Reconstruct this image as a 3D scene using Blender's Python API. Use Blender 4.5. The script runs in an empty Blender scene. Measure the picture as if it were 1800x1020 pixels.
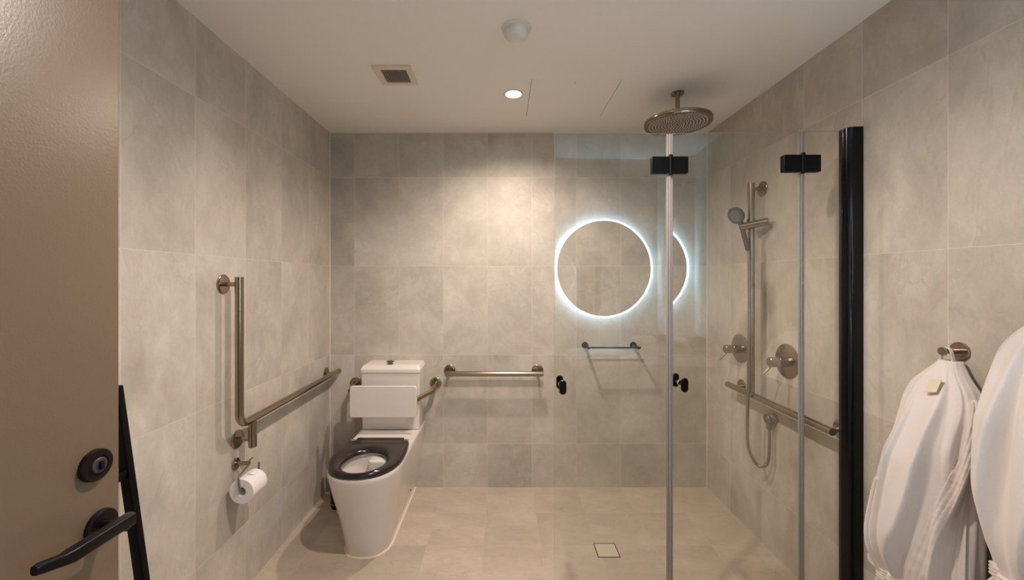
import bpy, bmesh, math, random
from mathutils import Vector, Matrix
random.seed(7)
C = bpy.context.scene.collection
PI = math.pi

# ------------------------------------------------------------------ camera
F, CX, CY, EYE = 710.0, 882.0, 494.0, 1.396
cam = bpy.data.cameras.new('camera'); cam.sensor_width = 36; cam.lens = 36 * F / 1800
cam.shift_x = (900 - CX) / 1800; cam.shift_y = -(510 - CY) / 1800
cam.clip_start = 0.01
co = bpy.data.objects.new('camera', cam); C.objects.link(co)
co.location = (0, 0, EYE); co.rotation_euler = (PI / 2, 0, 0)
bpy.context.scene.camera = co

# ------------------------------------------------------------------ world, lights, exposure
w = bpy.data.worlds.new('world'); bpy.context.scene.world = w; w.use_nodes = True
w.node_tree.nodes['Background'].inputs[0].default_value = (1.0, .95, .90, 1)
w.node_tree.nodes['Background'].inputs[1].default_value = .5
vs = bpy.context.scene.view_settings
vs.view_transform = 'Standard'; vs.look = 'None'; vs.gamma = 1; vs.exposure = 0.28; vs.use_curve_mapping = False

WARM = (1.0, .855, .765)
def spot(name, loc, power, ang, blend, r=.03, col=WARM):
    l = bpy.data.lights.new(name, 'SPOT'); l.energy = power; l.spot_size = math.radians(ang)
    l.spot_blend = blend; l.shadow_soft_size = r; l.color = col
    o = bpy.data.objects.new(name, l); C.objects.link(o); o.location = loc
    return o
DL = [(.062, 2.158), (.10, 1.16)]
spot('spot_light', (DL[0][0], DL[0][1], 2.372), 50, 156, 1.0, .022)
spot('spot_light', (DL[1][0], DL[1][1], 2.372), 66, 166, .8, .022)

# ------------------------------------------------------------------ room numbers
XL, XR, YB, YF, H = -1.1615, 1.388, 2.731, -.07, 2.396

# ------------------------------------------------------------------ node helpers / materials
def newmat(name):
    m = bpy.data.materials.new(name); m.use_nodes = True
    nt = m.node_tree; b = nt.nodes['Principled BSDF']
    return m, nt, b
def srgb(r, g, b):
    f = lambda c: (c / 255 / 12.92) if c / 255 <= .04045 else ((c / 255 + .055) / 1.055) ** 2.4
    return (f(r), f(g), f(b), 1)
def nd(nt, t, **k):
    n = nt.nodes.new(t)
    for a, v in k.items(): setattr(n, a, v)
    return n
def mth(nt, op, a, b=None, clamp=False):
    n = nd(nt, 'ShaderNodeMath', operation=op, use_clamp=clamp)
    for i, v in enumerate((a, b)):
        if v is None: continue
        if hasattr(v, 'is_linked') or hasattr(v, 'links'): nt.links.new(v, n.inputs[i])
        else: n.inputs[i].default_value = v
    return n.outputs[0]
def maprange(nt, v, a, b, c, d):
    n = nd(nt, 'ShaderNodeMapRange'); nt.links.new(v, n.inputs[0])
    for i, x in enumerate((a, b, c, d)): n.inputs[i + 1].default_value = x
    return n.outputs[0]
def noise(nt, vec, scale, detail=6, rough=.55, dist=0.0):
    n = nd(nt, 'ShaderNodeTexNoise'); n.inputs['Scale'].default_value = scale
    n.inputs['Detail'].default_value = detail; n.inputs['Roughness'].default_value = rough
    n.inputs['Distortion'].default_value = dist
    if vec is not None: nt.links.new(vec, n.inputs['Vector'])
    return n.outputs[0]
def mixc(nt, f, a, b, mode='MIX'):
    n = nd(nt, 'ShaderNodeMix', data_type='RGBA', blend_type=mode)
    if hasattr(f, 'links'): nt.links.new(f, n.inputs[0])
    else: n.inputs[0].default_value = f
    for i, v in ((6, a), (7, b)):
        if hasattr(v, 'links'): nt.links.new(v, n.inputs[i])
        else: n.inputs[i].default_value = v
    return n.outputs[2]

def tile_mat(name, ax_u, off_u, su, ax_v, off_v, sv, dark, light, grout, rough=.42, seed=0., var=.09, gw=.0017):
    m, nt, b = newmat(name)
    tc = nd(nt, 'ShaderNodeTexCoord'); sp = nd(nt, 'ShaderNodeSeparateXYZ')
    nt.links.new(tc.outputs['Object'], sp.inputs[0])
    u = mth(nt, 'DIVIDE', mth(nt, 'SUBTRACT', sp.outputs[ax_u], off_u), su)
    v = mth(nt, 'DIVIDE', mth(nt, 'SUBTRACT', sp.outputs[ax_v], off_v), sv)
    iu, iv = mth(nt, 'FLOOR', u), mth(nt, 'FLOOR', v)
    cb = nd(nt, 'ShaderNodeCombineXYZ'); nt.links.new(iu, cb.inputs[0]); nt.links.new(iv, cb.inputs[1]); cb.inputs[2].default_value = seed
    wn = nd(nt, 'ShaderNodeTexWhiteNoise', noise_dimensions='3D'); nt.links.new(cb.outputs[0], wn.inputs['Vector'])
    # distance to the nearest joint, in metres
    def edge(x, s):
        f = mth(nt, 'FRACT', x); d = mth(nt, 'MINIMUM', f, mth(nt, 'SUBTRACT', 1.0, f)); return mth(nt, 'MULTIPLY', d, s)
    d = mth(nt, 'MINIMUM', edge(u, su), edge(v, sv))
    g = maprange(nt, d, gw * .35, gw * .75, 1, 0)
    # stone: every tile cut from another spot of the slab
    vm = nd(nt, 'ShaderNodeVectorMath', operation='SCALE'); nt.links.new(wn.outputs['Color'], vm.inputs[0]); vm.inputs['Scale'].default_value = 23
    va = nd(nt, 'ShaderNodeVectorMath', operation='ADD'); nt.links.new(tc.outputs['Object'], va.inputs[0]); nt.links.new(vm.outputs[0], va.inputs[1])
    st = nd(nt, 'ShaderNodeMapping'); nt.links.new(va.outputs[0], st.inputs[0]); st.inputs['Rotation'].default_value = (.5, .6, .7); st.inputs['Scale'].default_value = (1, 1.7, 1)
    n1 = noise(nt, st.outputs[0], 2.4, 7, .55, .6)
    n2 = noise(nt, st.outputs[0], 8, 8, .68, .5)
    n3 = noise(nt, va.outputs[0], 160, 3, .6)
    n4 = noise(nt, st.outputs[0], 26, 9, .72, .8)
    t = mth(nt, 'ADD', mth(nt, 'MULTIPLY', n1, .62), mth(nt, 'MULTIPLY', n2, .38))
    t = maprange(nt, t, .33, .67, 0, 1)
    base = mixc(nt, t, dark, light)
    # thin darker clouds / veins
    vn = noise(nt, st.outputs[0], 1.9, 6, .62, .5)
    vein = maprange(nt, mth(nt, 'ABSOLUTE', mth(nt, 'SUBTRACT', vn, .5)), 0, .018, .22, 0)
    vein = mth(nt, 'MULTIPLY', vein, maprange(nt, n2, .45, .62, 0, 1))
    base = mixc(nt, vein, base, tuple(c * .45 for c in dark[:3]) + (1,))
    k = maprange(nt, wn.outputs['Value'], 0, 1, 1 - var, 1 + var * .6)
    k = mth(nt, 'MULTIPLY', k, maprange(nt, n3, .3, .7, .98, 1.02))
    k = mth(nt, 'MULTIPLY', k, maprange(nt, n4, .3, .7, .94, 1.05))
    kc = nd(nt, 'ShaderNodeCombineXYZ')
    for i in range(3): nt.links.new(k, kc.inputs[i])
    base = mixc(nt, 1.0, base, kc.outputs[0], 'MULTIPLY')
    base = mixc(nt, g, base, grout)
    nt.links.new(base, b.inputs['Base Color'])
    b.inputs['Specular IOR Level'].default_value = .4
    nt.links.new(maprange(nt, n2, .3, .7, rough - .06, rough + .1), b.inputs['Roughness'])
    bp = nd(nt, 'ShaderNodeBump'); bp.inputs['Strength'].default_value = .35; bp.inputs['Distance'].default_value = .001
    h = mth(nt, 'SUBTRACT', mth(nt, 'MULTIPLY', n2, .6), g)
    nt.links.new(h, bp.inputs['Height']); nt.links.new(bp.outputs[0], b.inputs['Normal'])
    return m

def plain(name, col, rough=.5, metal=0., spec=.5, bump=0., bscale=60, coat=0., var=0.):
    m, nt, b = newmat(name)
    tc = nd(nt, 'ShaderNodeTexCoord')
    n = noise(nt, tc.outputs['Object'], bscale, 4)
    c2 = tuple(c * (1 - var) for c in col[:3]) + (1,)
    nt.links.new(mixc(nt, n, col, c2), b.inputs['Base Color'])
    b.inputs['Metallic'].default_value = metal; b.inputs['Specular IOR Level'].default_value = spec
    nt.links.new(maprange(nt, n, .3, .7, rough * .93, rough * 1.07), b.inputs['Roughness'])
    b.inputs['Coat Weight'].default_value = coat; b.inputs['Coat Roughness'].default_value = .08
    if bump:
        bp = nd(nt, 'ShaderNodeBump'); bp.inputs['Strength'].default_value = bump; bp.inputs['Distance'].default_value = .001
        nt.links.new(n, bp.inputs['Height']); nt.links.new(bp.outputs[0], b.inputs['Normal'])
    return m

def emis(name, col, s):
    m, nt, b = newmat(name)
    b.inputs['Base Color'].default_value = (.8, .8, .8, 1)
    b.inputs['Emission Color'].default_value = col + (1,) if len(col) == 3 else col
    b.inputs['Emission Strength'].default_value = s
    return m

def glass_mat(name, tint, gloss_rough=0.0, f0=.052):
    m, nt, b = newmat(name); nt.nodes.remove(b)
    out = nt.nodes['Material Output']
    geo = nd(nt, 'ShaderNodeNewGeometry')
    dt = nd(nt, 'ShaderNodeVectorMath', operation='DOT_PRODUCT')
    nt.links.new(geo.outputs['Normal'], dt.inputs[0]); nt.links.new(geo.outputs['Incoming'], dt.inputs[1])
    c = mth(nt, 'ABSOLUTE', dt.outputs['Value'])
    f = mth(nt, 'ADD', mth(nt, 'MULTIPLY', mth(nt, 'POWER', mth(nt, 'SUBTRACT', 1.0, c), 5.0), 1 - f0), f0)
    tr = nd(nt, 'ShaderNodeBsdfTransparent'); tr.inputs[0].default_value = tint
    gl = nd(nt, 'ShaderNodeBsdfGlossy'); gl.inputs['Roughness'].default_value = gloss_rough
    gl.inputs[0].default_value = (1, 1, 1, 1)
    mx = nd(nt, 'ShaderNodeMixShader'); nt.links.new(f, mx.inputs[0]); nt.links.new(tr.outputs[0], mx.inputs[1]); nt.links.new(gl.outputs[0], mx.inputs[2])
    nt.links.new(mx.outputs[0], out.inputs[0])
    return m

def terry(name, col, bscale=420, quilt=False):
    m, nt, b = newmat(name)
    tc = nd(nt, 'ShaderNodeTexCoord')
    n = noise(nt, tc.outputs['Object'], bscale, 3, .7)
    n2 = noise(nt, tc.outputs['Object'], 9, 5)
    c2 = tuple(c * .9 for c in col[:3]) + (1,)
    nt.links.new(mixc(nt, n, c2, col), b.inputs['Base Color'])
    b.inputs['Roughness'].default_value = .95; b.inputs['Specular IOR Level'].default_value = .15
    b.inputs['Sheen Weight'].default_value = .35; b.inputs['Sheen Roughness'].default_value = .6
    bp = nd(nt, 'ShaderNodeBump'); bp.inputs['Strength'].default_value = .6; bp.inputs['Distance'].default_value = .0015
    h = mth(nt, 'ADD', mth(nt, 'MULTIPLY', n, .7), mth(nt, 'MULTIPLY', n2, 2.0))
    nt.links.new(h, bp.inputs['Height']); nt.links.new(bp.outputs[0], b.inputs['Normal'])
    return m

TD, TL, TG = srgb(174, 165, 152), srgb(214, 206, 193), srgb(218, 210, 198)
M = {}
M['tile_back'] = tile_mat('back_wall_tile', 0, .204, .3, 2, .296, .6, TD, TL, TG, seed=1.3)
M['tile_left'] = tile_mat('left_wall_tile', 1, .031, .3, 2, .296, .6, TD, TL, TG, seed=2.7, var=.06)
M['tile_right'] = tile_mat('right_wall_tile', 1, .056, .3, 2, .296, .6, TD, TL, TG, seed=5.1, var=.08)
M['tile_front'] = tile_mat('front_wall_tile', 0, .204, .3, 2, .296, .6, TD, TL, TG, seed=8.2)
M['tile_floor'] = tile_mat('floor_tile', 0, .204, .3, 1, .331, .3, srgb(178, 163, 146), srgb(205, 190, 171), srgb(202, 187, 168), rough=.5, seed=3.9, var=.04, gw=.0014)
M['ceiling'] = plain('ceiling_paint', srgb(244, 240, 235), .7, bump=.05, bscale=200)
M['nickel'] = plain('brushed_nickel', (.36, .295, .225, 1), .2, metal=1, bump=.03, bscale=300)
M['nickel_dark'] = plain('dark_nickel', (.22, .19, .16, 1), .3, metal=1)
M['chrome'] = plain('chrome', (.7, .7, .7, 1), .12, metal=1)
M['black'] = plain('matt_black_metal', (.002, .002, .0025, 1), .45, spec=.16)
M['black_gloss'] = plain('black_gloss', (.002, .002, .003, 1), .16, spec=.3)
M['bronze'] = plain('dark_bronze', (.006, .004, .004, 1), .34, spec=.28)
M['door'] = plain('door_paint', srgb(112, 94, 75), .34, spec=.5, bump=.25, bscale=260)
M['china'] = plain('white_china', srgb(228, 220, 212), .14, spec=.5, coat=.3)
M['pad'] = plain('cream_pad', srgb(228, 218, 209), .35)
M['seat'] = plain('charcoal_plastic', (.022, .016, .0145, 1), .16, spec=.45)
M['white_plastic'] = plain('white_plastic', srgb(228, 224, 220), .35)
M['vent_plastic'] = plain('vent_plastic', srgb(226, 214, 196), .5)
M['paper'] = plain('white_paper', srgb(238, 232, 232), .9, bump=.2, bscale=300)
M['glass'] = glass_mat('shower_glass', (.965, .972, .955, 1))
M['glass_edge'] = plain('glass_edge', (.30, .36, .30, 1), .15, spec=.6)
M['seal'] = plain('grey_seal', srgb(158, 148, 146), .45, spec=.4)
M['seal_clear'] = plain('seal_fin', srgb(206, 196, 190), .25, spec=.6)
M['led'] = emis('led_ring', (.44, .73, 1.0), 15)
M['led_back'] = emis('led_back', (.36, .68, 1.0), 85)
M['lamp'] = emis('lamp_lens', (1.0, .86, .68), 60)
M['mirror'] = plain('mirror_glass', (.85, .86, .86, 1), .02, metal=1)
M['robe'] = terry('robe_terry', srgb(224, 216, 212))
M['robe_band'] = terry('robe_band_terry', srgb(224, 214, 208), 300)
M['tag'] = plain('cream_label', srgb(214, 202, 176), .8)
M['towel'] = terry('towel_terry', srgb(240, 236, 232))
M['box'] = plain('brown_box', srgb(92, 72, 56), .6)
M['beige_box'] = plain('beige_box', srgb(196, 178, 150), .7)
M['sealant'] = plain('sealant', srgb(232, 214, 196), .5)
M['drain'] = plain('drain_tile', srgb(205, 196, 174), .4)
M['joint'] = plain('panel_joint', srgb(92, 80, 68), .8)
M['hose'] = None
def hose_mat():
    m, nt, b = newmat('ribbed_hose')
    tc = nd(nt, 'ShaderNodeTexCoord'); sp = nd(nt, 'ShaderNodeSeparateXYZ'); nt.links.new(tc.outputs['UV'], sp.inputs[0])
    wv = mth(nt, 'SINE', mth(nt, 'MULTIPLY', sp.outputs[1], 1.0))
    b.inputs['Base Color'].default_value = (.40, .35, .30, 1); b.inputs['Metallic'].default_value = 1; b.inputs['Roughness'].default_value = .3
    return m
M['hose'] = hose_mat()

# ------------------------------------------------------------------ mesh helpers
def world_loc(o):
    v = Vector((0, 0, 0))
    while o is not None: v += o.location; o = o.parent
    return v
def obj(name, bm, mat, parent=None, smooth=True, ang=38, mats=None):
    bmesh.ops.remove_doubles(bm, verts=bm.verts, dist=1e-6)
    bmesh.ops.recalc_face_normals(bm, faces=bm.faces)
    if parent is not None:
        bmesh.ops.translate(bm, verts=bm.verts, vec=-world_loc(parent))
    for f in bm.faces: f.smooth = smooth
    if smooth:
        for e in bm.edges:
            if len(e.link_faces) == 2 and e.calc_face_angle(0) > math.radians(ang): e.smooth = False
    me = bpy.data.meshes.new(name); bm.to_mesh(me); bm.free()
    for mm in (mats or [mat]): me.materials.append(mm)
    o = bpy.data.objects.new(name, me); C.objects.link(o)
    if parent is not None: o.parent = parent
    return o
def tag(o, label, cat, group=None):
    o['label'] = label; o['category'] = cat
    if group: o['group'] = group
    return o
def thing(name, label, cat, loc=(0, 0, 0), group=None):
    o = bpy.data.objects.new(name, None); C.objects.link(o); o.location = loc; o.empty_display_size = .05
    return tag(o, label, cat, group)
def struct(name, bm, mat, parent=None, **k):
    o = obj(name, bm, mat, parent, **k); o['kind'] = 'structure'; return o
def box(bm, x0, x1, y0, y1, z0, z1, bev=0., seg=2):
    r = bmesh.ops.create_cube(bm, size=1)
    vs_ = r['verts']
    for v in vs_:
        v.co = Vector(((x0 + x1) / 2 + v.co.x * (x1 - x0), (y0 + y1) / 2 + v.co.y * (y1 - y0), (z0 + z1) / 2 + v.co.z * (z1 - z0)))
    if bev:
        es = set(e for v in vs_ for e in v.link_edges)
        bmesh.ops.bevel(bm, geom=list(es), offset=bev, segments=seg, affect='EDGES', profile=.6)
    return bm
def B(): return bmesh.new()
def frame(t):
    t = t.normalized(); a = Vector((0, 0, 1)) if abs(t.z) < .9 else Vector((1, 0, 0))
    n = t.cross(a).normalized(); return n, t.cross(n).normalized()
def tube(bm, pts, r, n=20, cap=True, rs=None):
    pts = [Vector(p) for p in pts]; rings = []; nrm = None
    for i, p in enumerate(pts):
        if i == 0: t = pts[1] - pts[0]
        elif i == len(pts) - 1: t = pts[-1] - pts[-2]
        else: t = (pts[i] - pts[i - 1]).normalized() + (pts[i + 1] - pts[i]).normalized()
        t = t.normalized()
        if nrm is None: nrm, _ = frame(t)
        else: nrm = (nrm - t * nrm.dot(t)).normalized()
        bi = t.cross(nrm)
        rr = rs[i] if rs else r
        sc = 1.0
        if 0 < i < len(pts) - 1:
            c = max(.5, (pts[i] - pts[i - 1]).normalized().dot(t)); sc = 1 / c if c > .8 else 1
        rings.append([bm.verts.new(p + (nrm * math.cos(2 * PI * k / n) + bi * math.sin(2 * PI * k / n)) * rr) for k in range(n)])
    for a, b in zip(rings, rings[1:]):
        for k in range(n): bm.faces.new((a[k], a[(k + 1) % n], b[(k + 1) % n], b[k]))
    if cap:
        bm.faces.new(rings[0][::-1]); bm.faces.new(rings[-1])
    return bm
def rtube(bm, a, b, r, bev=.0015, n=24):
    """straight round bar with softened ends"""
    a, b = Vector(a), Vector(b); t = (b - a).normalized()
    return tube(bm, [a, a + t * bev, b - t * bev, b], r, n, rs=[r - bev, r, r, r - bev])
def arc_path(pts, rad, n=10):
    """polyline with its inner corners rounded"""
    pts = [Vector(p) for p in pts]; out = [pts[0]]
    for i in range(1, len(pts) - 1):
        p = pts[i]; a = (pts[i - 1] - p).normalized(); b = (pts[i + 1] - p).normalized()
        th = a.angle(b); d = rad / math.tan(th / 2)
        p0, p1 = p + a * d, p + b * d
        c = p + (a + b).normalized() * (rad / math.sin(th / 2))
        v0, v1 = p0 - c, p1 - c; tot = v0.angle(v1); ax = v0.cross(v1).normalized()
        for k in range(n + 1): out.append(c + Matrix.Rotation(tot * k / n, 3, ax) @ v0)
    out.append(pts[-1]); return out
def lathe(bm, prof, origin, axis, n=40):
    """prof: list of (distance along axis, radius)"""
    origin = Vector(origin); axis = Vector(axis).normalized(); u, v = frame(axis); rings = []
    for d, r in prof:
        c = origin + axis * d
        if r < 1e-6: rings.append([bm.verts.new(c)])
        else: rings.append([bm.verts.new(c + (u * math.cos(2 * PI * k / n) + v * math.sin(2 * PI * k / n)) * r) for k in range(n)])
    for a, b in zip(rings, rings[1:]):
        if len(a) == 1 and len(b) == 1: continue
        for k in range(n):
            k2 = (k + 1) % n
            if len(a) == 1: bm.faces.new((a[0], b[k2], b[k]))
            elif len(b) == 1: bm.faces.new((a[k], a[k2], b[0]))
            else: bm.faces.new((a[k], a[k2], b[k2], b[k]))
    return bm
def loft(bm, rings, cap0=True, cap1=True, closed=True):
    rv = [[bm.verts.new(p) for p in r] for r in rings]; n = len(rv[0])
    for a, b in zip(rv, rv[1:]):
        for k in range(n if closed else n - 1): bm.faces.new((a[k], a[(k + 1) % n], b[(k + 1) % n], b[k]))
    if cap0 and closed: bm.faces.new(rv[0][::-1])
    if cap1 and closed: bm.faces.new(rv[-1])
    return rv
def rrect(w, h, r, n=6):
    out = []
    for cx, cy, a0 in ((w / 2 - r, h / 2 - r, 0), (-w / 2 + r, h / 2 - r, 90), (-w / 2 + r, -h / 2 + r, 180), (w / 2 - r, -h / 2 + r, 270)):
        for k in range(n + 1):
            a = math.radians(a0 + 90 * k / n); out.append((cx + r * math.cos(a), cy + r * math.sin(a)))
    return out
def slab(bm, outline, place, t0, t1, bev=.002):
    """outline (2D) extruded between t0 and t1 with softened rims; place(a, b, t) -> point"""
    def ins(o, d):
        cx = sum(p[0] for p in o) / len(o); cy = sum(p[1] for p in o) / len(o); res = []
        for a, b in o:
            L = math.hypot(a - cx, b - cy) or 1; res.append((a - (a - cx) / L * d, b - (b - cy) / L * d))
        return res
    s = 1 if t1 > t0 else -1
    loft(bm, [[place(a, b, t) for a, b in o] for o, t in
              ((ins(outline, bev), t0), (outline, t0 + s * bev), (outline, t1 - s * bev), (ins(outline, bev), t1))])
    return bm

# ------------------------------------------------------------------ the room
struct('floor', box(B(), XL - .1, XR + .1, YF - 1.6, YB + .1, -.1, 0), M['tile_floor'], smooth=False)
struct('ceiling', box(B(), XL - .1, XR + .1, YF - .12, YB + .1, H, H + .1), M['ceiling'], smooth=False)
struct('wall_back', box(B(), XL, XR, YB, YB + .1, 0, H), M['tile_back'], smooth=False)
struct('wall_left', box(B(), XL - .1, XL, YF - .12, YB + .1, 0, H), M['tile_left'], smooth=False)
struct('wall_right', box(B(), XR, XR + .1, YF - .12, YB + .1, 0, H), M['tile_right'], smooth=False)
bm = box(B(), .26, XR, YF - .12, YF, 0, H); box(bm, XL, -.72, YF - .12, YF, 0, H); box(bm, -.72, .26, YF - .12, YF, 2.14, H)
struct('wall_front', bm, M['tile_front'], smooth=False)
for i, (x0, x1, z0, z1) in enumerate(((.215, .26, 0, 2.10), (-.72, -.69, 0, 2.10), (-.72, .26, 2.10, 2.14))):
    struct('trim_%d' % (i + 1), box(B(), x0, x1, YF - .13, YF + .0, z0, z1, .002), M['door'])
# corner sealant beads
bm = B(); tube(bm, [(XL + .001, YB - .001, 0), (XL + .001, YB - .001, H)], .003, 8); struct('trim_4', bm, M['sealant'])
bm = B(); tube(bm, [(XR - .001, YB - .001, 0), (XR - .001, YB - .001, H)], .003, 8); struct('trim_5', bm, M['sealant'])

# ------------------------------------------------------------------ open door leaf
DX = -.68
bm = box(B(), DX - .038, DX, YF + .005, .718, .008, 2.09, .003, 2)
door = struct('door_1', bm, M['door'])
door['label'] = 'taupe painted door leaf standing open on the left'
def door_round(y, z, r, name, prof):
    bm = B(); lathe(bm, prof, (DX, y, z), (1, 0, 0), 48); return obj(name, bm, M['bronze'], door)
lk = door_round(.673, 1.089, .026, 'lock_rosette', [(0, .0262), (.006, .0262), (.009, .0245), (.0095, .016), (.007, .015), (.007, 0)])
bm = B(); lathe(bm, [(.006, .0125), (.011, .0125), (.0118, .0115), (.0118, 0)], (DX, .673, 1.089), (1, 0, 0)); obj('lock_cylinder', bm, plain('grey_bronze', (.05, .042, .04, 1), .4, spec=.5), lk)
bm = box(B(), DX + .011, DX + .0165, .670, .676, 1.082, 1.096, .0012); obj('thumb_turn', bm, M['bronze'], lk)
hr = door_round(.683, .983, .026, 'handle_rosette', [(0, .0262), (.006, .0262), (.0085, .0245), (.009, .013), (.009, 0)])
# lever: round neck, then a flat bar running back toward the hinge and drooping slightly at its end
bm = B(); tube(bm, [(DX + .008, .683, .983), (DX + .048, .683, .983)], .0095, 24)
obj('handle_neck', bm, M['bronze'], hr)
bm = B()
lev = [(.6935, .991, .046, .0075, .0085), (.690, .991, .047, .011, .0102), (.676, .991, .047, .0115, .0102), (.62, .992, .0475, .0115, .0100), (.592, .9925, .0475, .0115, .0098), (.583, .993, .046, .009, .0085), (.562, .996, .038, .008, .008), (.556, .996, .036, .0065, .0065)]
rings = []
for y, z, dx, hx, hz in lev:
    rings.append([Vector((DX + dx + a, y, z + b)) for a, b in rrect(hx * 2 * .8, hz * 2, .0035, 4)])
loft(bm, rings); obj('lever', bm, M['bronze'], hr)

# ------------------------------------------------------------------ black leaning rack behind the door
rk = thing('leaning_rack', 'black metal leaning rack propped on the left wall behind the open door', 'rack', (-.98, 1.0, 0))
def rackx(z): return -1.130 + (1.095 - z) * .139
for y in (1.195, .80):
    bm = B()
    rings = []
    for z in (0.0, 1.085):
        x = rackx(z) - .015
        rings.append([Vector((x + a, y + b, z)) for a, b in rrect(.030, .022, .003, 3)])
    loft(bm, rings); obj('rail', bm, M['black'], rk)
for z in (.28, .83, 1.05):
    x = rackx(z) - .015
    bm = box(B(), x - .010, x + .010, .79, 1.20, z - .013, z + .013, .002); obj('rung', bm, M['black'], rk)

# ------------------------------------------------------------------ flanges and rails
def flange(parent, p, n, r=.04, t=.006, mat='nickel'):
    bm = B(); lathe(bm, [(0, r), (t * .6, r), (t, r - .003), (t + .0006, r - .012), (t + .0006, 0)], p, n, 40)
    return obj('flange', bm, M[mat], parent)

# L-shaped grab rail on the left wall
g = thing('grab_rail', 'brushed nickel L-shaped grab rail on the left wall above the toilet roll', 'grab rail', (XL, 1.9, .6), 'nickel grab rails')
xr = -1.093
bm = B(); tube(bm, arc_path([(xr, 1.683, 1.412), (xr, 1.683, .792), (xr, 2.713, .792)], .05, 12), .0165, 28); obj('rail', bm, M['nickel'], g)
bm = B(); rtube(bm, (xr, 1.772, .800), (xr, 1.772, .668), .0165); obj('rail_stub', bm, M['nickel'], g)
for y, z in ((1.683, 1.382), (1.772, .702), (2.669, .783)):
    f = flange(g, (XL, y, z), (1, 0, 0))
    bm = B()
    if y > 2: tube(bm, [(XL + .004, y, z), (xr - .012, y + .02, .790)], .008, 16)
    else: tube(bm, [(XL + .004, y, z), (xr - .010, y, z)], .0095, 16)
    obj('bracket_arm', bm, M['nickel'], f)

# straight grab rail on back wall
g = thing('grab_rail', 'short horizontal nickel grab rail on the back wall right of the toilet', 'grab rail', (-.05, YB, .785), 'nickel grab rails')
yr = 2.654
bm = B(); rtube(bm, (-.371, yr, .785), (.273, yr, .785), .0165); obj('rail', bm, M['nickel'], g)
for x in (-.352, .242):
    f = flange(g, (x, YB, .79), (0, -1, 0)); bm = B(); tube(bm, [(x, YB - .004, .79), (x, yr + .010, .786)], .0095, 16); obj('bracket_arm', bm, M['nickel'], f)

# ------------------------------------------------------------------ toilet
TX = -.702
t = thing('toilet', 'white back-to-wall toilet with charcoal seat standing by the left wall', 'toilet', (TX, 2.3, 0))
yb = YB - .002
def d_out(w, yf, lc, ybk=yb, na=36, ns=14):
    """right rear corner, along the right side, round the front, back up the left side"""
    pts = []
    for k in range(ns): y = ybk + (yf + lc - ybk) * k / ns; pts.append((TX + w, y))
    for k in range(na + 1):
        a = PI * k / na; ca, sa = math.cos(a), math.sin(a)
        e = .86
        pts.append((TX + w * math.copysign(abs(ca) ** e, ca), yf + lc - lc * abs(sa) ** e))
    for k in range(1, ns + 1): y = yf + lc + (ybk - yf - lc) * k / ns; pts.append((TX - w, y))
    return pts
ZR = .455
secs = [(0, .116, 2.035, .13), (.01, .118, 2.030, .132), (.10, .132, 2.012, .15), (.2, .149, 1.985, .17), (.3, .166, 1.950, .19), (.38, .178, 1.921, .205), (.43, .184, 1.906, .212), (ZR - .006, .186, 1.901, .215), (ZR, .183, 1.905, .212)]
bm = B(); rings = []
for z, w_, yf, lc in secs: rings.append([Vector((x, y, z)) for x, y in d_out(w_, yf, lc)])
bc = (TX, 2.075)
def toell(ring, hw, hl, z, c=bc):
    res = []
    for p in ring:
        a = math.atan2((p.y - c[1]) / hl, (p.x - c[0]) / hw); res.append(Vector((c[0] + hw * math.cos(a), c[1] + hl * math.sin(a), z)))
    return res
top = rings[-1]
for hw, hl, z, dy in ((.140, .150, ZR, 0), (.134, .144, ZR - .004, 0), (.130, .140, ZR - .03, 0), (.126, .134, ZR - .08, 0), (.105, .112, ZR - .15, .01), (.07, .075, ZR - .20, .03), (.045, .05, ZR - .25, .05)):
    rings.append(toell(top, hw, hl, z, (bc[0], bc[1] + dy)))
loft(bm, rings); obj('pan', bm, M['china'], t, ang=50)
# inner bowl: flush shelf
bm = B(); rings = []
for z, k in ((.345, .86), (.36, .97), (.425, 1), (.436, .97), (.440, .88)):
    rings.append([Vector((TX + .052 + a * k, 2.185 + b * k, z)) for a, b in rrect(.125, .10, .028, 6)])
loft(bm, rings); obj('flush_outlet', bm, M['china'], t)
# water
# seat ring
bm = B()
def seat_out(s):
    pts = []
    yf, lc, w_ = 1.898 + s, .235 - s, .188 - s
    yk = 2.318 - s
    for k in range(60):
        a = PI * k / 59; ca, sa = math.cos(a), math.sin(a); pts.append((TX + w_ * math.copysign(abs(ca) ** .9, ca), yf + lc - lc * abs(sa) ** .9))
    for k in range(1, 10): pts.append((TX - w_ + .012 * (k / 9) ** 2, yf + lc + (yk - .03 - yf - lc) * k / 9))
    for k in range(1, 7): a = PI / 2 * k / 6; pts.append((TX - w_ + .012 + .03 * (1 - math.cos(a)), yk - .03 + .03 * math.sin(a)))
    for k in range(1, 20): pts.append((TX - w_ + .042 + (2 * w_ - .084) * k / 20, yk))
    for k in range(0, 7): a = PI / 2 * k / 6; pts.append((TX + w_ - .042 + .03 * math.sin(a), yk - .03 + .03 * math.cos(a)))
    for k in range(1, 10): pts.append((TX + w_ - .012 * (1 - k / 9) ** 2 - 0.0, yk - .03 - (yk - .03 - yf - lc) * k / 9 * .98))
    return pts
def V3(l, z): return [Vector((x, y, z)) for x, y in l]
o0 = V3(seat_out(.004), ZR + .004)
rings = [o0, V3(seat_out(0), ZR + .010), V3(seat_out(0), ZR + .020), V3(seat_out(.004), ZR + .027), V3(seat_out(.012), ZR + .030)]
base = rings[-1]; sc_ = (TX, 2.068)
for hw, hl, z in ((.150, .168, ZR + .031), (.128, .148, ZR + .027), (.115, .136, ZR + .020), (.109, .131, ZR + .012), (.108, .130, ZR + .004)):
    rings.append(toell(base, hw, hl, z, sc_))
rings.append([p.copy() for p in o0])
rv = loft(bm, rings, False, False)
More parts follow.
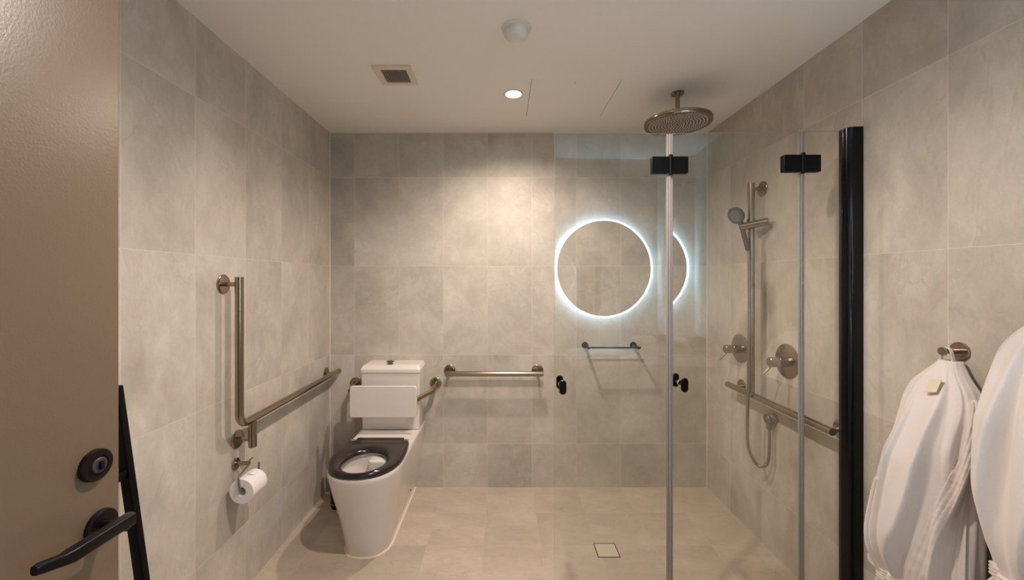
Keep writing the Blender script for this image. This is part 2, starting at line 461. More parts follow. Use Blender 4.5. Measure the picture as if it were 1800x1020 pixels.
seat = obj('seat', bm, M['seat'], t, ang=60)
bm = box(B(), TX - .135, TX + .135, 2.300, 2.352, ZR + .006, ZR + .030, .006, 3); obj('seat_hinge_bar', bm, M['seat'], seat)
for x in (-.150, .150):
    bm = B(); rtube(bm, (TX + x - .014, 2.335, ZR + .014), (TX + x + .014, 2.335, ZR + .014), .012); obj('seat_hinge', bm, M['chrome'], seat)
# cistern
bm = B(); rings = []
for z, w_, yf in ((ZR + .001, .178, 2.556), (ZR + .006, .181, 2.551), (.60, .183, 2.546), (.815, .186, 2.540)):
    yc, hh = (yf + yb) / 2, (yb - yf)
    rings.append([Vector((TX + a, yc + b_, z)) for a, b_ in rrect(w_ * 2, hh, .012, 5)])
loft(bm, rings); obj('cistern', bm, M['china'], t)
bm = B(); rings = []
for z, w_, yf in ((.816, .186, 2.540), (.818, .189, 2.535), (.838, .189, 2.535), (.8585, .178, 2.550), (.861, .174, 2.556)):
    yc, hh = (yf + yb) / 2, (yb - yf)
    rings.append([Vector((TX + a, yc + b_, z)) for a, b_ in rrect(w_ * 2, hh, .012, 5)])
lid = None
loft(bm, rings); lid = obj('cistern_lid', bm, M['china'], t, ang=25)
bm = B(); lathe(bm, [(0, .019), (.003, .019), (.004, .013), (.012, .013), (.013, .0225), (.019, .0235), (.021, .021), (.0215, 0)], (TX - .015, 2.60, .861), (0, 0, 1)); obj('flush_button', bm, M['nickel_dark'], lid)
# sealant line round the foot and a fixing hole
bm = B(); ol = d_out(.116, 2.035, .13); ol2 = d_out(.126, 2.024, .14)
rv = loft(bm, [[Vector((x, y, .0)) for x, y in ol2], [Vector((x, y, .004)) for x, y in ol2], [Vector((x, y, .006)) for x, y in ol]], False, False, closed=False)
obj('sealant_bead', bm, M['sealant'], t)
bm = B(); lathe(bm, [(-.004, .006), (.003, .006), (.004, .004), (.004, 0)], (TX + .131, 2.53, .085), (1, 0, -.15), 16); obj('fixing_bolt', bm, M['nickel_dark'], t)

# backrest
br = thing('padded_backrest', 'cream padded backrest on a bent nickel rail in front of the cistern', 'backrest', (TX, YB, .68))
yp = 2.455
bm = B(); slab(bm, rrect(.407, .190, .018, 7), lambda a, b_, tt: Vector((-.722 + a, tt, .660 + b_)), yp + .022, yp, .003); obj('pad', bm, M['pad'], br)
path = arc_path([(-.446, YB - .004, .705), (-.446, YB - .11, .683), (-.54, yp + .045, .655), (-.90, yp + .045, .655), (-.985, YB - .11, .683), (-.985, YB - .004, .705)], .035, 8)
bm = B(); tube(bm, path, .0155, 20); obj('rail', bm, M['nickel'], br)
for x in (-.446, -.985): flange(br, (x, YB, .705), (0, -1, 0))
for x in (-.80, -.64):
    bm = box(B(), x - .015, x + .015, yp + .021, yp + .036, .63, .68, .002); obj('clamp', bm, M['nickel'], br)

# brush holder
b_ = thing('toilet_brush_holder', 'black cylindrical toilet brush holder on floor between toilet and left wall', 'toilet brush', (-1.012, 2.50, 0))
bm = B(); lathe(bm, [(0, 0), (0, .040), (.006, .042), (.03, .042), (.034, .046), (.27, .050), (.30, .048), (.315, .036), (.32, .012), (.32, 0)], (-1.012, 2.50, 0), (0, 0, 1)); obj('holder', bm, M['black_gloss'], b_)
bm = B(); lathe(bm, [(0.0305, .0425), (.0315, .0478), (.034, .0478), (.0345, .0465)], (-1.012, 2.50, 0), (0, 0, 1)); obj('rim_band', bm, M['chrome'], b_)
bm = B(); tube(bm, [(-1.012, 2.50, .312), (-1.012, 2.50, .332)], .006, 14); obj('brush_handle', bm, M['black_gloss'], b_)

# toilet roll holder and roll
h = thing('toilet_roll_holder', 'nickel wire toilet roll holder on left wall under the L-shaped rail', 'toilet roll holder', (XL, 1.762, .6))
flange(h, (XL, 1.762, .598), (1, 0, 0), .026, .007)
bm = B(); rtube(bm, (XL + .005, 1.762, .600), (XL + .062, 1.762, .600), .0085); obj('peg', bm, M['nickel'], h)
bm = B(); tube(bm, [(XL + .05, 1.762, .604), (XL + .06, 1.772, .612), (XL + .066, 1.778, .619)], .003, 10); obj('peg_hook', bm, M['nickel'], h)
xa = -1.090
bm = B(); tube(bm, arc_path([(xa - .012, 1.762, .596), (xa - .010, 1.688, .575), (xa, 1.678, .513 + .012), (xa, 1.810, .513 + .012), (xa, 1.812, .582)], .012, 6), .0042, 14); obj('wire_arm', bm, M['nickel'], h)
r_ = B(); ZC = .513
lathe(r_, [(0, .019), (0, .050), (.001, .0512), (.099, .0512), (.1, .050), (.1, .019), (.0995, .0185), (.0005, .0185), (0, .019)], (xa, 1.690, ZC), (0, 1, 0), 56)
rr = obj('toilet_roll', r_, M['paper'])
tag(rr, 'white toilet paper roll hanging on the nickel wire holder', 'toilet roll')
bm = B()  # folded leading edge
pts = []
for i in range(7):
    a = math.radians(96 - 5 * i); pts.append((a, .0522 + .0022 * math.sin(PI * i / 6)))
rings = [[Vector((xa + r * math.cos(a), y, ZC + r * math.sin(a))) for a, r in pts] for y in (1.700, 1.735, 1.770)]
rings[0] = [Vector((p.x, 1.735 + (i - 3) * .002, p.z)) for i, p in enumerate(rings[0])]
loft(bm, rings, closed=False); obj('paper_fold', bm, M['paper'], rr)

# ------------------------------------------------------------------ black towel bar on the back wall
tb = thing('towel_bar', 'slim black towel bar on the back wall seen through the glass', 'towel bar', (.725, YB, .961))
ybr = YB - .105
for x in (.562, .888):
    bm = B(); lathe(bm, [(0, .022), (.006, .022), (.008, .020), (.0085, 0)], (x, YB, .962), (0, -1, 0)); obj('flange', bm, M['black'], tb)
    bm = B(); rtube(bm, (x, YB - .006, .961), (x, ybr - .012, .961), .0095); obj('bracket_arm', bm, M['black'], tb)
bm = B(); rtube(bm, (.562, ybr, .961), (.905, ybr, .961), .006); obj('bar', bm, M['black'], tb)

# ------------------------------------------------------------------ shower fittings on right wall
def wflange(parent, y, z, r=.04): return flange(parent, (XR, y, z), (-1, 0, 0), r)
g = thing('grab_rail', 'long nickel grab rail along the right wall of the shower', 'grab rail', (XR, 2.0, .79), 'nickel grab rails')
xg = 1.326
bm = B(); rtube(bm, (xg, 2.372, .790), (xg, 1.617, .790), .0165); obj('rail', bm, M['nickel'], g)
for y in (2.335, 1.650):
    f = wflange(g, y, .787); bm = B(); tube(bm, [(XR - .004, y, .787), (xg + .010, y, .788)], .0095, 16); obj('bracket_arm', bm, M['nickel'], f)
sr = thing('shower_slide_rail', 'vertical nickel slide rail rising from the shower grab rail', 'shower rail', (XR, 2.147, .8))
bm = B(); rtube(bm, (xg, 2.147, .80), (xg, 2.147, 1.915), .0165); obj('rail', bm, M['nickel'], sr)
f = wflange(sr, 2.147, 1.885); bm = B(); tube(bm, [(XR - .004, 2.147, 1.885), (xg + .010, 2.147, 1.885)], .0095, 16); obj('bracket_arm', bm, M['nickel'], f)
bm = B(); lathe(bm, [(0, .017), (0, .021), (.05, .021), (.05, .017)], (xg, 2.147, 1.675), (0, 0, 1)); obj('slider_collar', bm, M['nickel'], sr)
bm = B(); rtube(bm, (xg - .054, 2.150, 1.683), (xg + .034, 2.055, 1.700), .0195, .003); obj('slider_body', bm, M['nickel'], sr)
bm = B(); rtube(bm, (xg - .005, 2.105, 1.665), (xg - .012, 2.098, 1.665 - .012), .009); 
bm.free()
# hand shower
hs = thing('hand_shower', 'grey round hand shower clipped to the slide rail with its hose', 'hand shower', (xg - .05, 2.15, 1.68))
hp = Vector((1.256, 2.155, 1.748)); hd = Vector((-.86, -.30, -.42)).normalized()
bm = B(); lathe(bm, [(-.010, 0), (-.010, .030), (-.006, .040), (.006, .046), (.014, .046), (.016, .044), (.0165, .038), (.0165, 0)], hp, hd, 44); head = obj('spray_head', bm, plain('grey_plastic', (.085, .08, .075, 1), .35, metal=.4), hs)
bm = B(); lathe(bm, [(.0166, .034), (.0185, .032), (.0185, .014), (.0175, .012), (.0185, .010), (.0185, 0)], hp, hd, 36); obj('spray_face', bm, plain('pale_grey_plastic', (.13, .13, .13, 1), .4), head)
ha, hb = Vector((1.272, 2.158, 1.722)), Vector((1.300, 2.130, 1.555))
bm = B(); tube(bm, [ha, ha.lerp(hb, .15), ha.lerp(hb, .35), ha.lerp(hb, .7), ha.lerp(hb, .95), hb], .011, 20, rs=[.016, .013, .0115, .012, .0115, .009]); obj('handle', bm, bpy.data.materials['grey_plastic'], hs)
hose = [hb, (1.302, 2.128, 1.50), (1.303, 2.126, 1.35), (1.301, 2.126, 1.1), (1.299, 2.128, .9), (1.298, 2.13, .76), (1.298, 2.135, .64), (1.299, 2.135, .55), (1.306, 2.125, .49), (1.32, 2.105, .450), (1.335, 2.085, .437), (1.350, 2.068, .450), (1.358, 2.055, .49), (1.360, 2.053, .56), (1.360, 2.053, .63), (1.360, 2.053, .662)]
def smooth_path(p, n=7):
    p = [Vector(a) for a in p]; out = []
    for i in range(len(p) - 1):
        p0, p1, p2, p3 = p[max(i - 1, 0)], p[i], p[i + 1], p[min(i + 2, len(p) - 1)]
        for k in range(n):
            s = k / n; out.append(.5 * ((2 * p1) + (p2 - p0) * s + (2 * p0 - 5 * p1 + 4 * p2 - p3) * s * s + (3 * p1 - p0 - 3 * p2 + p3) * s ** 3))
    out.append(p[-1]); return out
bm = B(); sp_ = smooth_path(hose, 40); tube(bm, sp_, .0068, 12, rs=[.0068 + (.0006 if (i // 2) % 2 else -.0002) for i in range(len(sp_))]); obj('hose', bm, M['hose'], hs)
el = thing('hose_outlet', 'round nickel hose outlet elbow below the shower grab rail', 'hose outlet', (XR, 2.055, .69))
bm = B(); lathe(bm, [(0, .028), (.012, .028), (.014, .026), (.040, .024), (.044, .021), (.045, 0)], (XR, 2.055, .694), (-1, 0, 0)); obj('wall_elbow', bm, M['nickel'], el)
bm = B(); rtube(bm, (1.360, 2.055, .680), (1.360, 2.055, .640), .0115); obj('hose_nut', bm, M['nickel'], el)

def mixer(y, z, label):
    m = thing('shower_mixer', label, 'shower mixer', (XR, y, z), 'nickel mixers on the shower wall')
    bm = B(); lathe(bm, [(0, .083), (.004, .083), (.006, .080), (.0065, .02), (.0065, 0)], (XR, y, z), (-1, 0, 0), 56); p = obj('face_plate', bm, M['nickel'], m)
    bm = B(); rtube(bm, (XR - .006, y, z - .005), (XR - .045, y, z - .005), .024, .0015, 32); obj('mixer_body', bm, M['nickel'], m)
    bm = B(); rtube(bm, (XR - .045, y, z - .005), (XR - .090, y, z - .005), .024, .003, 32); hd_ = obj('mixer_cap', bm, M['nickel'], m)
    bm = B(); rtube(bm, (XR - .075, y, z - .02), (XR - .115, y + .01, z - .068), .0042, .001, 12); obj('mixer_lever', bm, M['nickel'], hd_)
mixer(2.350, 1.004, 'nickel shower mixer left of the slide rail, nearer the back wall')
mixer(1.962, 1.006, 'nickel shower mixer right of the slide rail, above the grab rail')

# ------------------------------------------------------------------ overhead rain shower
sh = thing('rain_shower_head', 'large round nickel rain shower head on a ceiling arm', 'shower head', (.934, 2.145, H))
bm = B(); lathe(bm, [(0, .033), (.008, .033), (.011, .030), (.0115, 0)], (.934, 2.145, H), (0, 0, -1)); obj('ceiling_flange', bm, M['nickel'], sh)
bm = B(); tube(bm, [(.934, 2.145, H - .008), (.934, 2.145, 2.262)], .0115, 20); obj('arm', bm, M['nickel'], sh)
bm = B(); lathe(bm, [(0, .018), (.012, .018), (.014, .05), (.018, .150), (.020, .166), (.023, .169), (.040, .169), (.043, .167), (.044, .160), (.041, .152), (.041, 0)], (.934, 2.145, 2.268), (0, 0, -1), 72); disc = obj('head_disc', bm, M['nickel'], sh)
zz = 2.268 - .041
bm = B()
for ring in range(1, 10):
    rr_ = ring * .0158; n = int(ring * 6.3)
    for k in range(n):
        a = 2 * PI * (k + .5 * (ring % 2)) / n
        bmesh.ops.create_uvsphere(bm, u_segments=8, v_segments=5, radius=.0026, matrix=Matrix.Translation((.934 + rr_ * math.cos(a), 2.145 + rr_ * math.sin(a), zz - .0005)))
nz = obj('spray_nozzles', bm, M['white_plastic'], disc); nz['kind'] = 'stuff'

# ------------------------------------------------------------------ ceiling items
def downlight(x, y, label):
    d = thing('downlight', label, 'downlight', (x, y, H), 'recessed ceiling downlights')
    bm = B(); lathe(bm, [(0, .052), (.003, .052), (.004, .050), (.004, .042), (0.0005, .040)], (x, y, H), (0, 0, -1)); obj('trim_ring', bm, M['white_plastic'], d)
    bm = B(); lathe(bm, [(.0005, .040), (.0016, .039), (.002, 0)], (x, y, H), (0, 0, -1)); obj('lamp_lens', bm, M['lamp'], d)
downlight(DL[0][0], DL[0][1], 'lit recessed ceiling downlight near the back wall')
downlight(DL[1][0], DL[1][1], 'recessed ceiling downlight nearest the doorway, lit')
s = thing('motion_sensor', 'white domed motion sensor on the ceiling', 'sensor', (.058, 1.600, H))
bm = B(); lathe(bm, [(0, .059), (.004, .059), (.008, .055), (.009, .048)], (.058, 1.600, H), (0, 0, -1)); obj('sensor_base', bm, M['white_plastic'], s)
bm = B(); lathe(bm, [(.006, .050), (.014, .049)] + [(.014 + .034 * math.sin(a * PI / 20), .049 * math.cos(a * PI / 20) ** .8 + 0.0001) for a in range(1, 10)] + [(.048, 0)], (.058, 1.600, H), (0, 0, -1)); obj('sensor_dome', bm, M['white_plastic'], s)
v = thing('exhaust_vent', 'square cream ceiling vent with dark grille', 'vent', (-.514, 1.960, H))
bm = B(); vx0, vx1, vy0, vy1 = -.605, -.424, 1.868, 2.052; gx0, gx1, gy0, gy1 = -.572, -.452, 1.902, 2.024
for a in ((vx0, vx1, vy0, gy0), (vx0, vx1, gy1, vy1), (vx0, gx0, gy0, gy1), (gx1, vx1, gy0, gy1)): box(bm, a[0], a[1], a[2], a[3], H - .007, H)
obj('vent_frame', bm, M['vent_plastic'], v, smooth=False)
bm = box(B(), gx0, gx1, gy0, gy1, H - .001, H - .0002); obj('vent_duct', bm, M['black'], v, smooth=False)
bm = B(); n = 11
for k in range(1, n): x = gx0 + (gx1 - gx0) * k / n; box(bm, x - .0011, x + .0011, gy0, gy1, H - .006, H - .0015)
for k in range(1, n): y = gy0 + (gy1 - gy0) * k / n; box(bm, gx0, gx1, y - .0011, y + .0011, H - .006, H - .0015)
obj('vent_grille', bm, plain('grille_grey', srgb(150, 138, 126), .5), v, smooth=False)
ap = thing('access_panel', 'flush white ceiling access panel between the downlight and shower head', 'access panel', (.372, 2.227, H))
ax0, ax1, ay0, ay1 = .150, .595, 2.006, 2.448
bm = box(B(), ax0, ax1, ay0, ay1, H - .0012, H); obj('panel', bm, M['ceiling'], ap, smooth=False)
bm = B()
for a in ((ax0 - .0022, ax0, ay0, ay1), (ax1, ax1 + .0022, ay0, ay1), (ax0, ax1, ay1, ay1 + .0008)): box(bm, a[0], a[1], a[2], a[3], H - .0008, H)
obj('panel_gap', bm, M['joint'], ap, smooth=False)
bm = B(); lathe(bm, [(0, .003), (.0018, .003), (.002, 0)], (.37, 2.035, H), (0, 0, -1), 12); obj('panel_screw', bm, M['joint'], ap)

# ------------------------------------------------------------------ floor drain
dr = thing('floor_drain', 'square tile-insert floor drain with black edge', 'drain', (.542, 2.093, 0))
bm = B(); dx0, dx1, dy0, dy1, dw = .486, .600, 2.037, 2.147, .0045
for a in ((dx0, dx1, dy0, dy0 + dw), (dx0, dx1, dy1 - dw, dy1), (dx0, dx0 + dw, dy0 + dw, dy1 - dw), (dx1 - dw, dx1, dy0 + dw, dy1 - dw)): box(bm, *a, -.001, .0012)
obj('drain_frame', bm, M['black'], dr, smooth=False)
bm = box(B(), dx0 + dw, dx1 - dw, dy0 + dw, dy1 - dw, -.001, .001); obj('drain_insert', bm, M['drain'], dr, smooth=False)

# ------------------------------------------------------------------ glass shower screen
A_, B_, C_, D_ = Vector((.2085, 1.596)), Vector((.669, 1.610)), Vector((1.176, 1.587)), Vector((1.352, 1.578))
GH = 1.983
ss = thing('shower_screen', 'frameless folding glass shower screen with black hinges and wall channel', 'shower screen', (.78, 1.6, 0))
def pane(a, b, g0, g1):
    d = (b - a).normalized(); n = Vector((d.y, -d.x)) * .003; a = a + d * g0; b = b - d * g1
    bm = B(); ring = lambda z: [Vector((p.x, p.y, z)) for p in (a + n, b + n, b - n, a - n)]
    loft(bm, [ring(.012), ring(GH)])
    o = obj('glass_panel', bm, None, ss, smooth=False, mats=[M['glass'], M['glass_edge']])
    for p in o.data.polygons:
        if p.area < .012 * 2.1 : p.material_index = 1
    return o
p1 = pane(A_, B_, 0, .012); p2 = pane(B_, C_, .012, .010); p3 = pane(C_, D_, .010, 0)
def strip(c, wdt, name='seal_strip'):
    bm = B(); 
    for k, (o_, w2, dd) in enumerate(((-.0085, .0055, .007), (0, .0085, .010), (.0085, .0055, .007))):
        s_ = wdt / .024
        box(bm, c.x + (o_ - w2 / 2) * s_, c.x + (o_ + w2 / 2) * s_, c.y - dd / 2, c.y + dd / 2, .012, GH - .002, .001, 1)
    return obj(name, bm, M['seal'], ss)
strip(B_, .024); strip(C_, .020)
def hinge(c, z):
    bm = B(); slab(bm, rrect(.066, .066, .003, 3), lambda a, b, t_: Vector((c.x - .0405 + a, c.y + t_, z + b)), -.013, .013, .0015)
    h_ = obj('hinge', bm, M['black'], ss)
    bm = B(); slab(bm, rrect(.066, .066, .003, 3), lambda a, b, t_: Vector((c.x + .0365 + a, c.y + t_, z + b)), -.013, .013, .0015); obj('hinge_plate', bm, M['black'], h_)
    bm = B(); rtube(bm, (c.x, c.y - .012, z - .040), (c.x, c.y - .012, z + .040), .0075); obj('hinge_pin', bm, M['black'], h_)
for c in (B_, C_):
    for z in (1.856, .10): hinge(c, z)
def knob(panel, x, y, z):
    for i, (dy, nm) in enumerate(((-.040, 'door_knob'), (.052, 'door_knob'))):
        bm = B(); s_ = -1 if dy < 0 else 1
        slab(bm, rrect(.028, .056, .0139, 10), lambda a, b, t_: Vector((x + a, y + t_, z + b)), dy - s_ * .010, dy, .003)
        tube(bm, [(x, y + s_ * .002, z), (x, y + dy - s_ * .008, z)], .0085, 18)
        obj(nm, bm, M['black_gloss'], panel)
    bm = B(); lathe(bm, [(-.0055, .0125), (.0055, .0125)], (x, y, z), (0, 1, 0), 24); obj('knob_washer', bm, M['chrome'], panel)
knob(p1, .236, 1.597, .984); knob(p2, .712, 1.608, .990)
bm = B(); ring = []
prof = [(XR - .001, 1.600), (XR - .052, 1.600), (XR - .058, 1.594), (XR - .058, 1.570), (XR - .050, 1.557), (XR - .034, 1.551), (XR - .001, 1.549)]
loft(bm, [[Vector((x, y, z)) for x, y in prof] for z in (.0, GH + .006)]); obj('wall_channel', bm, M['black_gloss'], ss)

# ------------------------------------------------------------------ mirror and vanity on the doorway wall (seen reflected in the glass)
MC, MR = Vector((.928, YF + .045, 1.497)), .40
mi = thing('round_mirror', 'round wall mirror with lit cool white rim beside the doorway', 'mirror', (MC.x, YF, MC.z))
bm = B(); lathe(bm, [(0, MR - .05), (.035, MR - .05), (.037, MR - .014), (.041, MR - .0142), (.042, 0)], (MC.x, YF + .001, MC.z), (0, 1, 0), 96)
obj('mirror_glass', bm, M['mirror'], mi)
bm = B(); lathe(bm, [(.032, MR - .014), (.043, MR - .014), (.045, MR - .012), (.045, MR - .002), (.043, MR), (.032, MR)], (MC.x, YF + .001, MC.z), (0, 1, 0), 96)
obj('light_ring', bm, M['led'], mi)
bm = B(); lathe(bm, [(.014, MR - .034), (.030, MR - .034), (.030, MR - .016), (.014, MR - .016), (.014, MR - .034)], (MC.x, YF + .001, MC.z), (0, 1, 0), 96)
obj('back_light_ring', bm, M['led_back'], mi)
va = thing('vanity_basin', 'white wall-hung vanity basin under the round mirror', 'vanity', (.95, YF, .8))
bm = B()
vx0, vx1, vy1, zt = .55, XR - .003, YF + .42, .845
box(bm, vx0, vx1, YF + .001, vy1, zt - .05, zt, .004)
obj('basin_top', bm, M['china'], va)
bm = B(); rings = []
for w_, d_, z in ((.44, .30, zt + .0005), (.44, .30, zt + .012), (.42, .28, zt + .012), (.40, .26, zt + .002)):
    rings.append([Vector((.80 + a, YF + .21 + b, z)) for a, b in rrect(w_, d_, .03, 6)])
loft(bm, rings); obj('basin_rim', bm, M['china'], va)
bm = B(); tube(bm, arc_path([(.66, YF + .02, 1.04), (.66, YF + .17, 1.04), (.66, YF + .17, 1.01)], .012, 6), .011, 16); obj('basin_spout', bm, M['nickel'], va)
# things on the vanity
bb = box(B(), 1.115, 1.235, YF + .24, YF + .36, zt, zt + .085, .003); bx1 = obj('amenity_box', bb, M['beige_box']); tag(bx1, 'small beige box on the vanity carrying rolled white towels', 'box')
for i, (dx, lab) in enumerate(((0, 'folded white hand towel on the beige box, nearer the vanity front'), (1, 'folded white hand towel on the beige box, nearer the mirror wall'))):
    bm = B(); tube(bm, [(1.07, YF + .325 - dx * .056, zt + .112), (1.075, YF + .325 - dx * .056, zt + .112), (1.215, YF + .325 - dx * .056, zt + .112), (1.22, YF + .325 - dx * .056, zt + .112)], .026, 20, rs=[.020, .0265, .0265, .020])
    o = obj('rolled_towel', bm, M['towel']); tag(o, lab.replace('folded', 'rolled'), 'towel', 'rolled white towels on the vanity')
tbx = thing('tissue_box', 'brown tissue box with a white tissue on the vanity', 'tissue box', (1.30, YF + .16, zt))
bm = box(B(), 1.245, 1.370, YF + .10, YF + .23, zt, zt + .13, .003); obj('box', bm, M['box'], tbx)
bm = B(); rings = []
for z, r0 in ((0, .022), (.02, .030), (.035, .022), (.05, .010)):
    rings.append([Vector((1.305 + r0 * math.cos(a) * (1 + .3 * math.sin(3 * a)), YF + .165 + .5 * r0 * math.sin(a), zt + .128 + z)) for a in [2 * PI * k / 24 for k in range(24)]])
loft(bm, rings); obj('tissue', bm, M['paper'], tbx)

# ------------------------------------------------------------------ robes on hooks
def hook(y, z, label):
    h_ = thing('robe_hook', label, 'hook', (XR, y, z), 'nickel robe hooks on right wall')
    bm = B(); lathe(bm, [(0, .0275), (.005, .0275), (.007, .0255), (.0075, 0)], (XR, y, z), (-1, 0, 0), 36); obj('flange', bm, M['nickel'], h_)
    bm = B(); tube(bm, [(XR - .006, y, z), (XR - .045, y, z), (XR - .052, y, z)], .008, 20, rs=[.0075, .0075, .0075])
    lathe(bm, [(.050, .0075), (.052, .0125), (.057, .0125), (.058, .0115), (.058, 0)], (XR, y, z), (-1, 0, 0), 28); obj('peg', bm, M['nickel'], h_)

def lerp_tab(tab, z):
    """tab sorted by falling z; each row (z, a, b, ...); smooth cubic through the rows"""
    if z >= tab[0][0]: return tab[0][1:]
    for i in range(len(tab) - 1):
        r0, r1 = tab[i], tab[i + 1]
        if z >= r1[0]:
            h_ = r1[0] - r0[0]; u = (z - r0[0]) / h_
            q0, q3 = tab[max(i - 1, 0)], tab[min(i + 2, len(tab) - 1)]
            res = []
            for a in range(1, len(r0)):
                m0 = (r1[a] - q0[a]) / (r1[0] - q0[0]) * h_; m1 = (q3[a] - r0[a]) / (q3[0] - r0[0]) * h_
                res.append((2*u**3 - 3*u*u + 1) * r0[a] + (u**3 - 2*u*u + u) * m0 + (3*u*u - 2*u**3) * r1[a] + (u**3 - u*u) * m1)
            return tuple(res)
    return tab[-1][1:]

def robe(hy, hz, label, folds, seed, lap, dsc=1.0, wide=None, loop=True):
    rnd = random.Random(seed)
    rb = thing('bathrobe', label, 'bathrobe', (XR - .05, hy, hz), 'white bathrobes on the wall hooks')
    # drop below hook: far edge (left, larger y), near edge (right), depth out from wall
    prof = [(-.028, .024, .026, .030, .022), (-.045, .034, .036, .035, .028), (-.07, .052, .058, .046, .034), (-.105, .078, .090, .056, .040), (-.16, .094, .115, .066, .046),
            (-.24, .100, .126, .076, .052), (-.34, .112, .130, .086, .058), (-.46, .130, .126, .094, .062), (-.56, .131, .124, .098, .064), (-.64, .126, .122, .098, .064), (-.70, .122, .118, .092, .060),
            (-.735, .116, .125, .088, .057), (-.78, .125, .132, .092, .060), (-.9, .135, .122, .098, .064), (-1.12, .140, .126, .100, .066)]
    if wide: prof = [(p[0], w_) + p[2:] for p, w_ in zip(prof, wide)]
    def surf(ph, dz, off=0.):
        l, r, dc, hd_ = lerp_tab(prof, dz)
        dc *= dsc; hd_ *= dsc
        c, s2 = math.cos(ph), math.sin(ph)
        e = .82
        yy = (l if c > 0 else r) * math.copysign(abs(c) ** e, c)
        xx = hd_ * math.copysign(abs(s2) ** e, s2)
        nx, ny = s2, c
        ln = math.hypot(nx / max(hd_, .01), ny / .15) or 1
        ny2, nx2 = (ny / .15) / ln, (nx / max(hd_, .01)) / ln
        grow = min(1., max(.12, (-dz - .03) / .30))
        d = 0
        for (p0, p1, z0, z1, amp, wd) in folds:
            tt = (dz - z0) / (z1 - z0)
            if tt < -.2 or tt > 1.3: continue
            fade = min(1, (tt + .2) / .35) * min(1, (1.3 - tt) / .5); fade = fade * fade * (3 - 2 * fade)
            pc = p0 + (p1 - p0) * tt + .04 * math.sin(6 * tt + p0 * 5)
            q = (ph - pc) / wd
            # one steep flank, one gentle: a lapped fold
            if amp < 0: q = -q
            shp = math.exp(-(q * 7) ** 2) if q > 0 else math.exp(-(q * .7) ** 2)
            d += amp * shp * fade * grow
        d += .004 * grow * math.sin(9 * ph + 4 * dz + seed) + .003 * grow * math.sin(17 * ph - 6 * dz)
        # keep the cloth off the wall
        X = dc + nx2 * (d + off) + xx
        X = max(X, .004)
        return Vector((XR - X, hy + yy + ny2 * (d + off), hz + dz))
    NZ, NP = 140, 320
    zs = [-.028 + (-1.12 + .028) * k / NZ for k in range(NZ + 1)]
    bm = B(); rings = [[surf(2 * PI * k / NP, z) for k in range(NP)] for z in zs]
    loft(bm, rings); obj('body', bm, M['robe'], rb, ang=180)
    # quilted lapel bands laid on the cloth
    def band(path, hw, name, off=.006, nrow=90, ncol=26, ribs=4):
        bm = B(); front, back = [], []
        for i in range(nrow + 1):
            tt = i / nrow
            # polyline interpolation
            k = 0
            while k < len(path) - 2 and path[k + 1][0] < tt: k += 1
            a, b2 = path[k], path[k + 1]; s3 = (tt - a[0]) / (b2[0] - a[0]); s3 = max(0, min(1, s3))
            pc, dz = a[1] + (b2[1] - a[1]) * s3, a[2] + (b2[2] - a[2]) * s3
            fr, bk = [], []
            for j in range(ncol + 1):
                u = j / ncol * 2 - 1
                q = off + .0022 * abs(math.sin((u + 1) / 2 * PI * ribs)) ** .6 + .0009 * math.sin(dz * 700)
                if abs(u) > .93: q = off * .3
                fr.append(surf(pc + u * hw, dz, q)); bk.append(surf(pc + u * hw, dz, -.002))
            front.append(fr + bk[::-1])
        loft(bm, front); return obj(name, bm, M['robe_band'], rb, ang=180)
    for path, hw in lap: band(path, hw, 'lapel')
    # belt
    bm = B(); rings = []
    for j in range(17):
        z = -.742 + .036 * j / 16
        rings.append([surf(2 * PI * k / NP, -.725, .009 + .0022 * abs(math.sin(j / 16 * PI * 4)) - (.006 if j in (0, 16) else 0)) + Vector((0, 0, z + .725)) for k in range(NP)])
    loft(bm, rings, False, False)
    belt = obj('belt', bm, M['robe_band'], rb, ang=180)
    # loop of the belt carrier on the left
    p0 = surf(.15, -.725, .01)
    if loop:
      path = [p0 + Vector((0, 0, .006)), p0 + Vector((-.005, .016, .006)), p0 + Vector((-.010, .032, -.002)), p0 + Vector((-.010, .034, -.022)), p0 + Vector((-.004, .018, -.032)), p0 + Vector((0, 0, -.03))]
      bm = B(); tube(bm, smooth_path(path, 6), .0085, 12); obj('belt_loop', bm, M['robe_band'], belt)
    # hanging loop over the peg
    xk = XR - .041
    lp = smooth_path([(xk - .004, hy + .012, hz - .060), (xk, hy + .0165, hz - .030), (xk, hy + .013, hz - .004), (xk, hy + .006, hz + .0095), (xk, hy - .006, hz + .0095), (xk, hy - .013, hz - .004), (xk, hy - .017, hz - .03), (xk - .010, hy - .020, hz - .075)], 6)
    bm = B(); rings = []
    for i, p in enumerate(lp):
        tdir = (lp[min(i + 1, len(lp) - 1)] - lp[max(i - 1, 0)]).normalized(); nn = tdir.cross(Vector((1, 0, 0))).normalized()
        rings.append([p + Vector((a, 0, 0)) + nn * b2 for a, b2 in rrect(.010, .0032, .0012, 3)])
    loft(bm, rings); obj('hanging_loop', bm, M['robe'], rb)
    # neck label
    c = surf(1.80, -.100, .006)
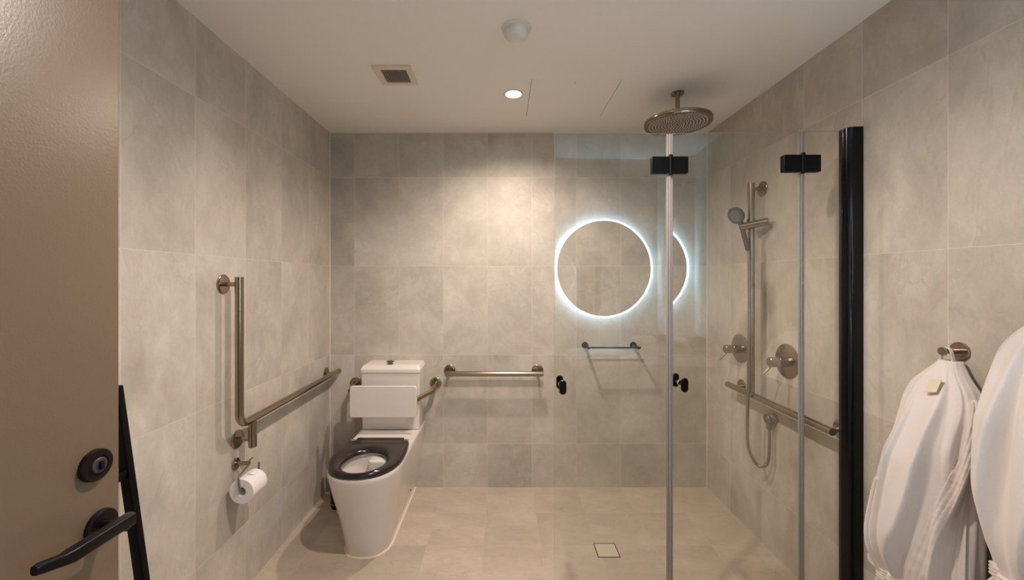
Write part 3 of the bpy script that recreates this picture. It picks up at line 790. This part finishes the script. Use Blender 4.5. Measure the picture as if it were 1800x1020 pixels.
    n1 = (surf(1.6, -.10, .005) - surf(2.0, -.10, .005)).normalized(); up = (surf(1.85, -.075, .005) - surf(1.75, -.13, .005)).normalized(); n1 = (n1 - up * (n1.dot(up) + .18)).normalized()
    no = n1.cross(up).normalized()
    if no.x > 0: no = -no
    bm = B(); slab(bm, rrect(.032, .044, .002, 3), lambda a, b2, t_: c + n1 * a + up * b2 + no * (t_ + .004), 0, .002, .0005); obj('neck_label', bm, M['tag'], rb)
    return rb

hook(1.222, 1.183, 'nickel robe hook on the right wall, the lower one nearest the shower')
hook(.925, 1.375, 'nickel robe hook on the right wall nearest the doorway')
# folds: (angle at top, angle at bottom, z top, z bottom, amplitude, width)
low = [(.5, .5, -.76, -1.12, .022, .25), (1.3, 1.35, -.76, -1.12, .026, .25), (2.0, 2.1, -.76, -1.12, .024, .22), (2.8, 2.9, -.76, -1.12, .026, .25)]
folds1 = [(2.05, 1.42, -.10, -.66, .055, .42), (2.50, 2.30, -.05, -.30, .024, .26), (1.40, 1.12, -.16, -.70, .024, .30), (.55, .62, -.30, -.72, .018, .26), (2.80, 1.93, -.30, -.72, -.040, .55)] + low
lap1 = [([(0, 3.0, -.12), (.33, 2.52, -.32), (.66, 2.08, -.50), (1, 1.66, -.725)], .21), ([(0, 1.02, -.42), (.5, .98, -.55), (1, .95, -.725)], .13)]
robe(1.222, 1.183, 'white bathrobe on the lower hook beside the black shower channel', folds1, 3, lap1)
folds2 = [(1.15, .95, -.05, -.58, .040, .55), (1.85, 1.45, -.05, -.66, .030, .30), (2.4, 1.9, -.08, -.70, .022, .24), (2.9, 2.5, -.08, -.70, .022, .26), (.2, .2, -.2, -.70, .010, .25)] + low
lap2 = [([(0, 3.3, -.12), (.4, 3.0, -.3), (1, 2.2, -.725)], .22)]
robe(.925, 1.375, 'white bathrobe on the higher hook, cut by the right edge of the photo', folds2, 8, lap2, 1.0,
     (.026, .045, .075, .108, .135, .140, .138, .132, .128, .120, .112, .112, .130, .138, .142), False)
